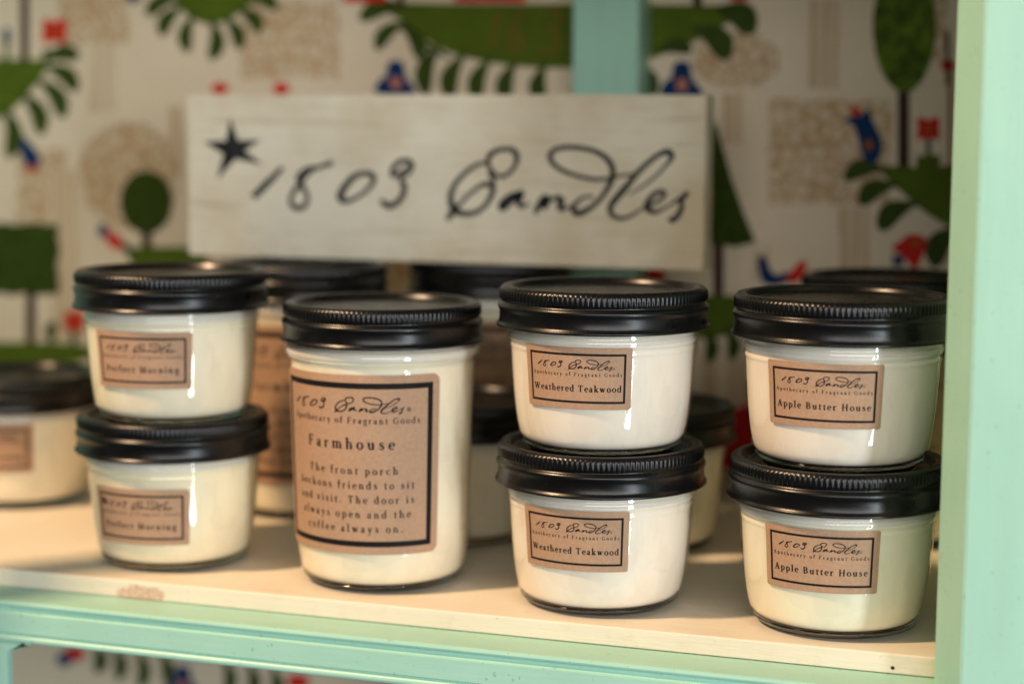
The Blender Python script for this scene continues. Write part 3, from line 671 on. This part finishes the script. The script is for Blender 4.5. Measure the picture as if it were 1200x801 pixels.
def lid(parent, zf, rz=0):
    o = link('lid', lid_me, M['lid'], parent); o.location = (0, 0, zf*MM); o.rotation_euler[2] = rz
    d = link('lid_disc', disc_me, M['lid'], o)
    return o
mat_mesh = {}
def wm(me, mat):
    k = (me.name, mat.name)
    if k not in mat_mesh:
        c = me.copy(); c.materials.clear(); c.materials.append(mat); mat_mesh[k] = c
    return mat_mesh[k]
def jar(name, loc, kind, scent, az, wax, label, group, dz=0.0, star=False, tilt=0.0, stretch=1.0):
    t = empty(name, loc)
    tag(t, label, 'candle', group)
    body, foot, wx, film = JS if kind == 'small' else JT
    link('glass_body', wm(body, M['glass']), None, t)
    link('glass_foot', wm(foot, M['foot']), None, t)
    link('wax', wm(wx, M[wax]), None, t)
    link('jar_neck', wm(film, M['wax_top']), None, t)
    lid(t, 51.5 if kind == 'small' else 106.4, random.uniform(0, 6))
    lab, bor, let = label_meshes(kind, scent, star)
    l = link('paper_label', lab, M['kraft'], t); l.rotation_euler[2] = rad(az); l.location = (0, 0, dz*MM); l.rotation_euler[1] = rad(tilt)
    link('printed_border', bor, M['ink'], l); link('printed_lettering', let, M['ink'], l)
    if stretch != 1: t.scale = (1, 1, stretch)
    return t
UP = 65.8
g1 = 'short candle jars stacked in pairs along the shelf front'
jar('candle_jar', (-156.2, 47.5, 0), 'small', 'Perfect Morning', 4, 'wax_yellow', 'lower Perfect Morning candle jar, standing on the shelf at the left end', g1, -6.8, True)
jar('candle_jar', (-156.0, 47.5, UP), 'small', 'Perfect Morning', 7, 'wax_cream', 'upper Perfect Morning candle jar, resting on the lid of its twin', g1, -2.5)
jar('large_candle_jar', (-51.5, 46.9, 0), 'large', 'Farmhouse', .3, 'wax_cream', 'tall Farmhouse candle jar with large kraft label and black lid', None)
jar('candle_jar', (50.4, 41.4, 0), 'small', 'Weathered Teakwood', -1.5, 'wax_white', 'lower Weathered Teakwood candle jar, standing on the shelf under its twin', g1, 0)
jar('candle_jar', (50.6, 41.4, UP), 'small', 'Weathered Teakwood', -1.5, 'wax_white', 'upper Weathered Teakwood candle jar, resting on the lid of its twin', g1, .6)
jar('candle_jar', (150.2, 40.7, 0), 'small', 'Apple Butter House', -1.4, 'wax_green', 'lower Apple Butter House candle jar, standing on the shelf by the mint stile', g1, 0)
jar('candle_jar', (150.5, 40.5, UP), 'small', 'Apple Butter House', -2.8, 'wax_white', 'upper Apple Butter House candle jar, resting on the lid of its twin', g1, -1.2)
g2 = 'blurred candle jars in the rows behind'
jar('candle_jar', (-298.5, 138, 0), 'small', 'Perfect Morning', 8, 'wax_cream', 'blurred short candle jar cut by the left edge of the photo, low behind the stack', g2)
jar('candle_jar', (-48, 139, 0), 'small', 'Perfect Morning', 200, 'wax_cream', 'blurred short candle jar seen between the tall Farmhouse jar and the Teakwood stack', g2)
jar('candle_jar', (41.0, 152, 0), 'small', 'Perfect Morning', 190, 'wax_cream', 'blurred short candle jar showing in the gap between the Teakwood and Apple Butter stacks', g2)
jar('large_candle_jar', (-146, 168, 0), 'large', 'Farmhouse', 12, 'wax_cream', 'blurred tall candle jar in deep shade behind the left shoulder of the Farmhouse jar', g2, stretch=1.05)
jar('large_candle_jar', (-64, 229, 0), 'large', 'Farmhouse', 0, 'wax_cream', 'blurred tall candle jar behind the short jar left of the Teakwood stack', g2, stretch=1.05)
jar('large_candle_jar', (151, 205, 0), 'large', 'Farmhouse', 0, 'wax_cream', 'blurred tall candle jar hidden behind the Apple Butter stack with only its lid showing', g2, stretch=1.05)

# ------------------------------------------------------------------ the sign
SY = 188.0
a = unproj(218, 112, SY); b = unproj(828, 110, SY)
zb = (106.4+16.95)*1.05+.05
zt_ = (a.z+b.z)/2
sg = empty('wooden_sign', ((a.x+b.x)/2, SY+9, zb))
tag(sg, 'whitewashed wooden board sign with black star and handwritten 1803 Candles', 'sign')
hw = (b.x-a.x)/2; ht = zt_-zb
bm = bmesh.new(); box_bm(bm, -hw, hw, -9, 9, 0, ht)
bmesh.ops.subdivide_edges(bm, edges=bm.edges[:], cuts=6, use_grid_fill=True)
bmesh.ops.bevel(bm, geom=[e for e in bm.edges if e.calc_face_angle(0) > 1], offset=.8*MM, segments=2, affect='EDGES')
for v in bm.verts:
    if v.co.z > 2*MM: v.co += Vector((random.uniform(-.2, .2), random.uniform(-.05, .05), random.uniform(-.2, .2)))*MM
me = bpy.data.meshes.new('board'); bm.to_mesh(me); bm.free()
brd = link('board', me, M['sign'], sg)
def sfn(x, y, si):
    p = unproj(x, y, SY); return (p.x-(a.x+b.x)/2, -9.15-.01*si, p.z-zb)
V, F = ribbons([([(x, y) for x, y in P], [q*.98 for q in wd]) for P, wd in SCR], sfn, 5)
link('painted_lettering', mesh('painted_lettering', V, F), M['sign_ink'], brd)
tips = [(270, 138), (306, 164), (308, 193), (255, 210), (239, 166)]; ce = (273, 175); SP = []
for i in range(5):
    p, q = tips[i], tips[(i+1) % 5]; SP.append(p)
    mx_, my_ = (p[0]+q[0])/2, (p[1]+q[1])/2; SP.append((ce[0]+(mx_-ce[0])*.42, ce[1]+(my_-ce[1])*.42))
V = [sfn(*ce, 20)]+[sfn(x, y, 20) for x, y in SP]
link('painted_star', mesh('painted_star', V, [(0, 1+i, 1+(i+1) % 10) for i in range(10)]), M['sign_ink'], brd)
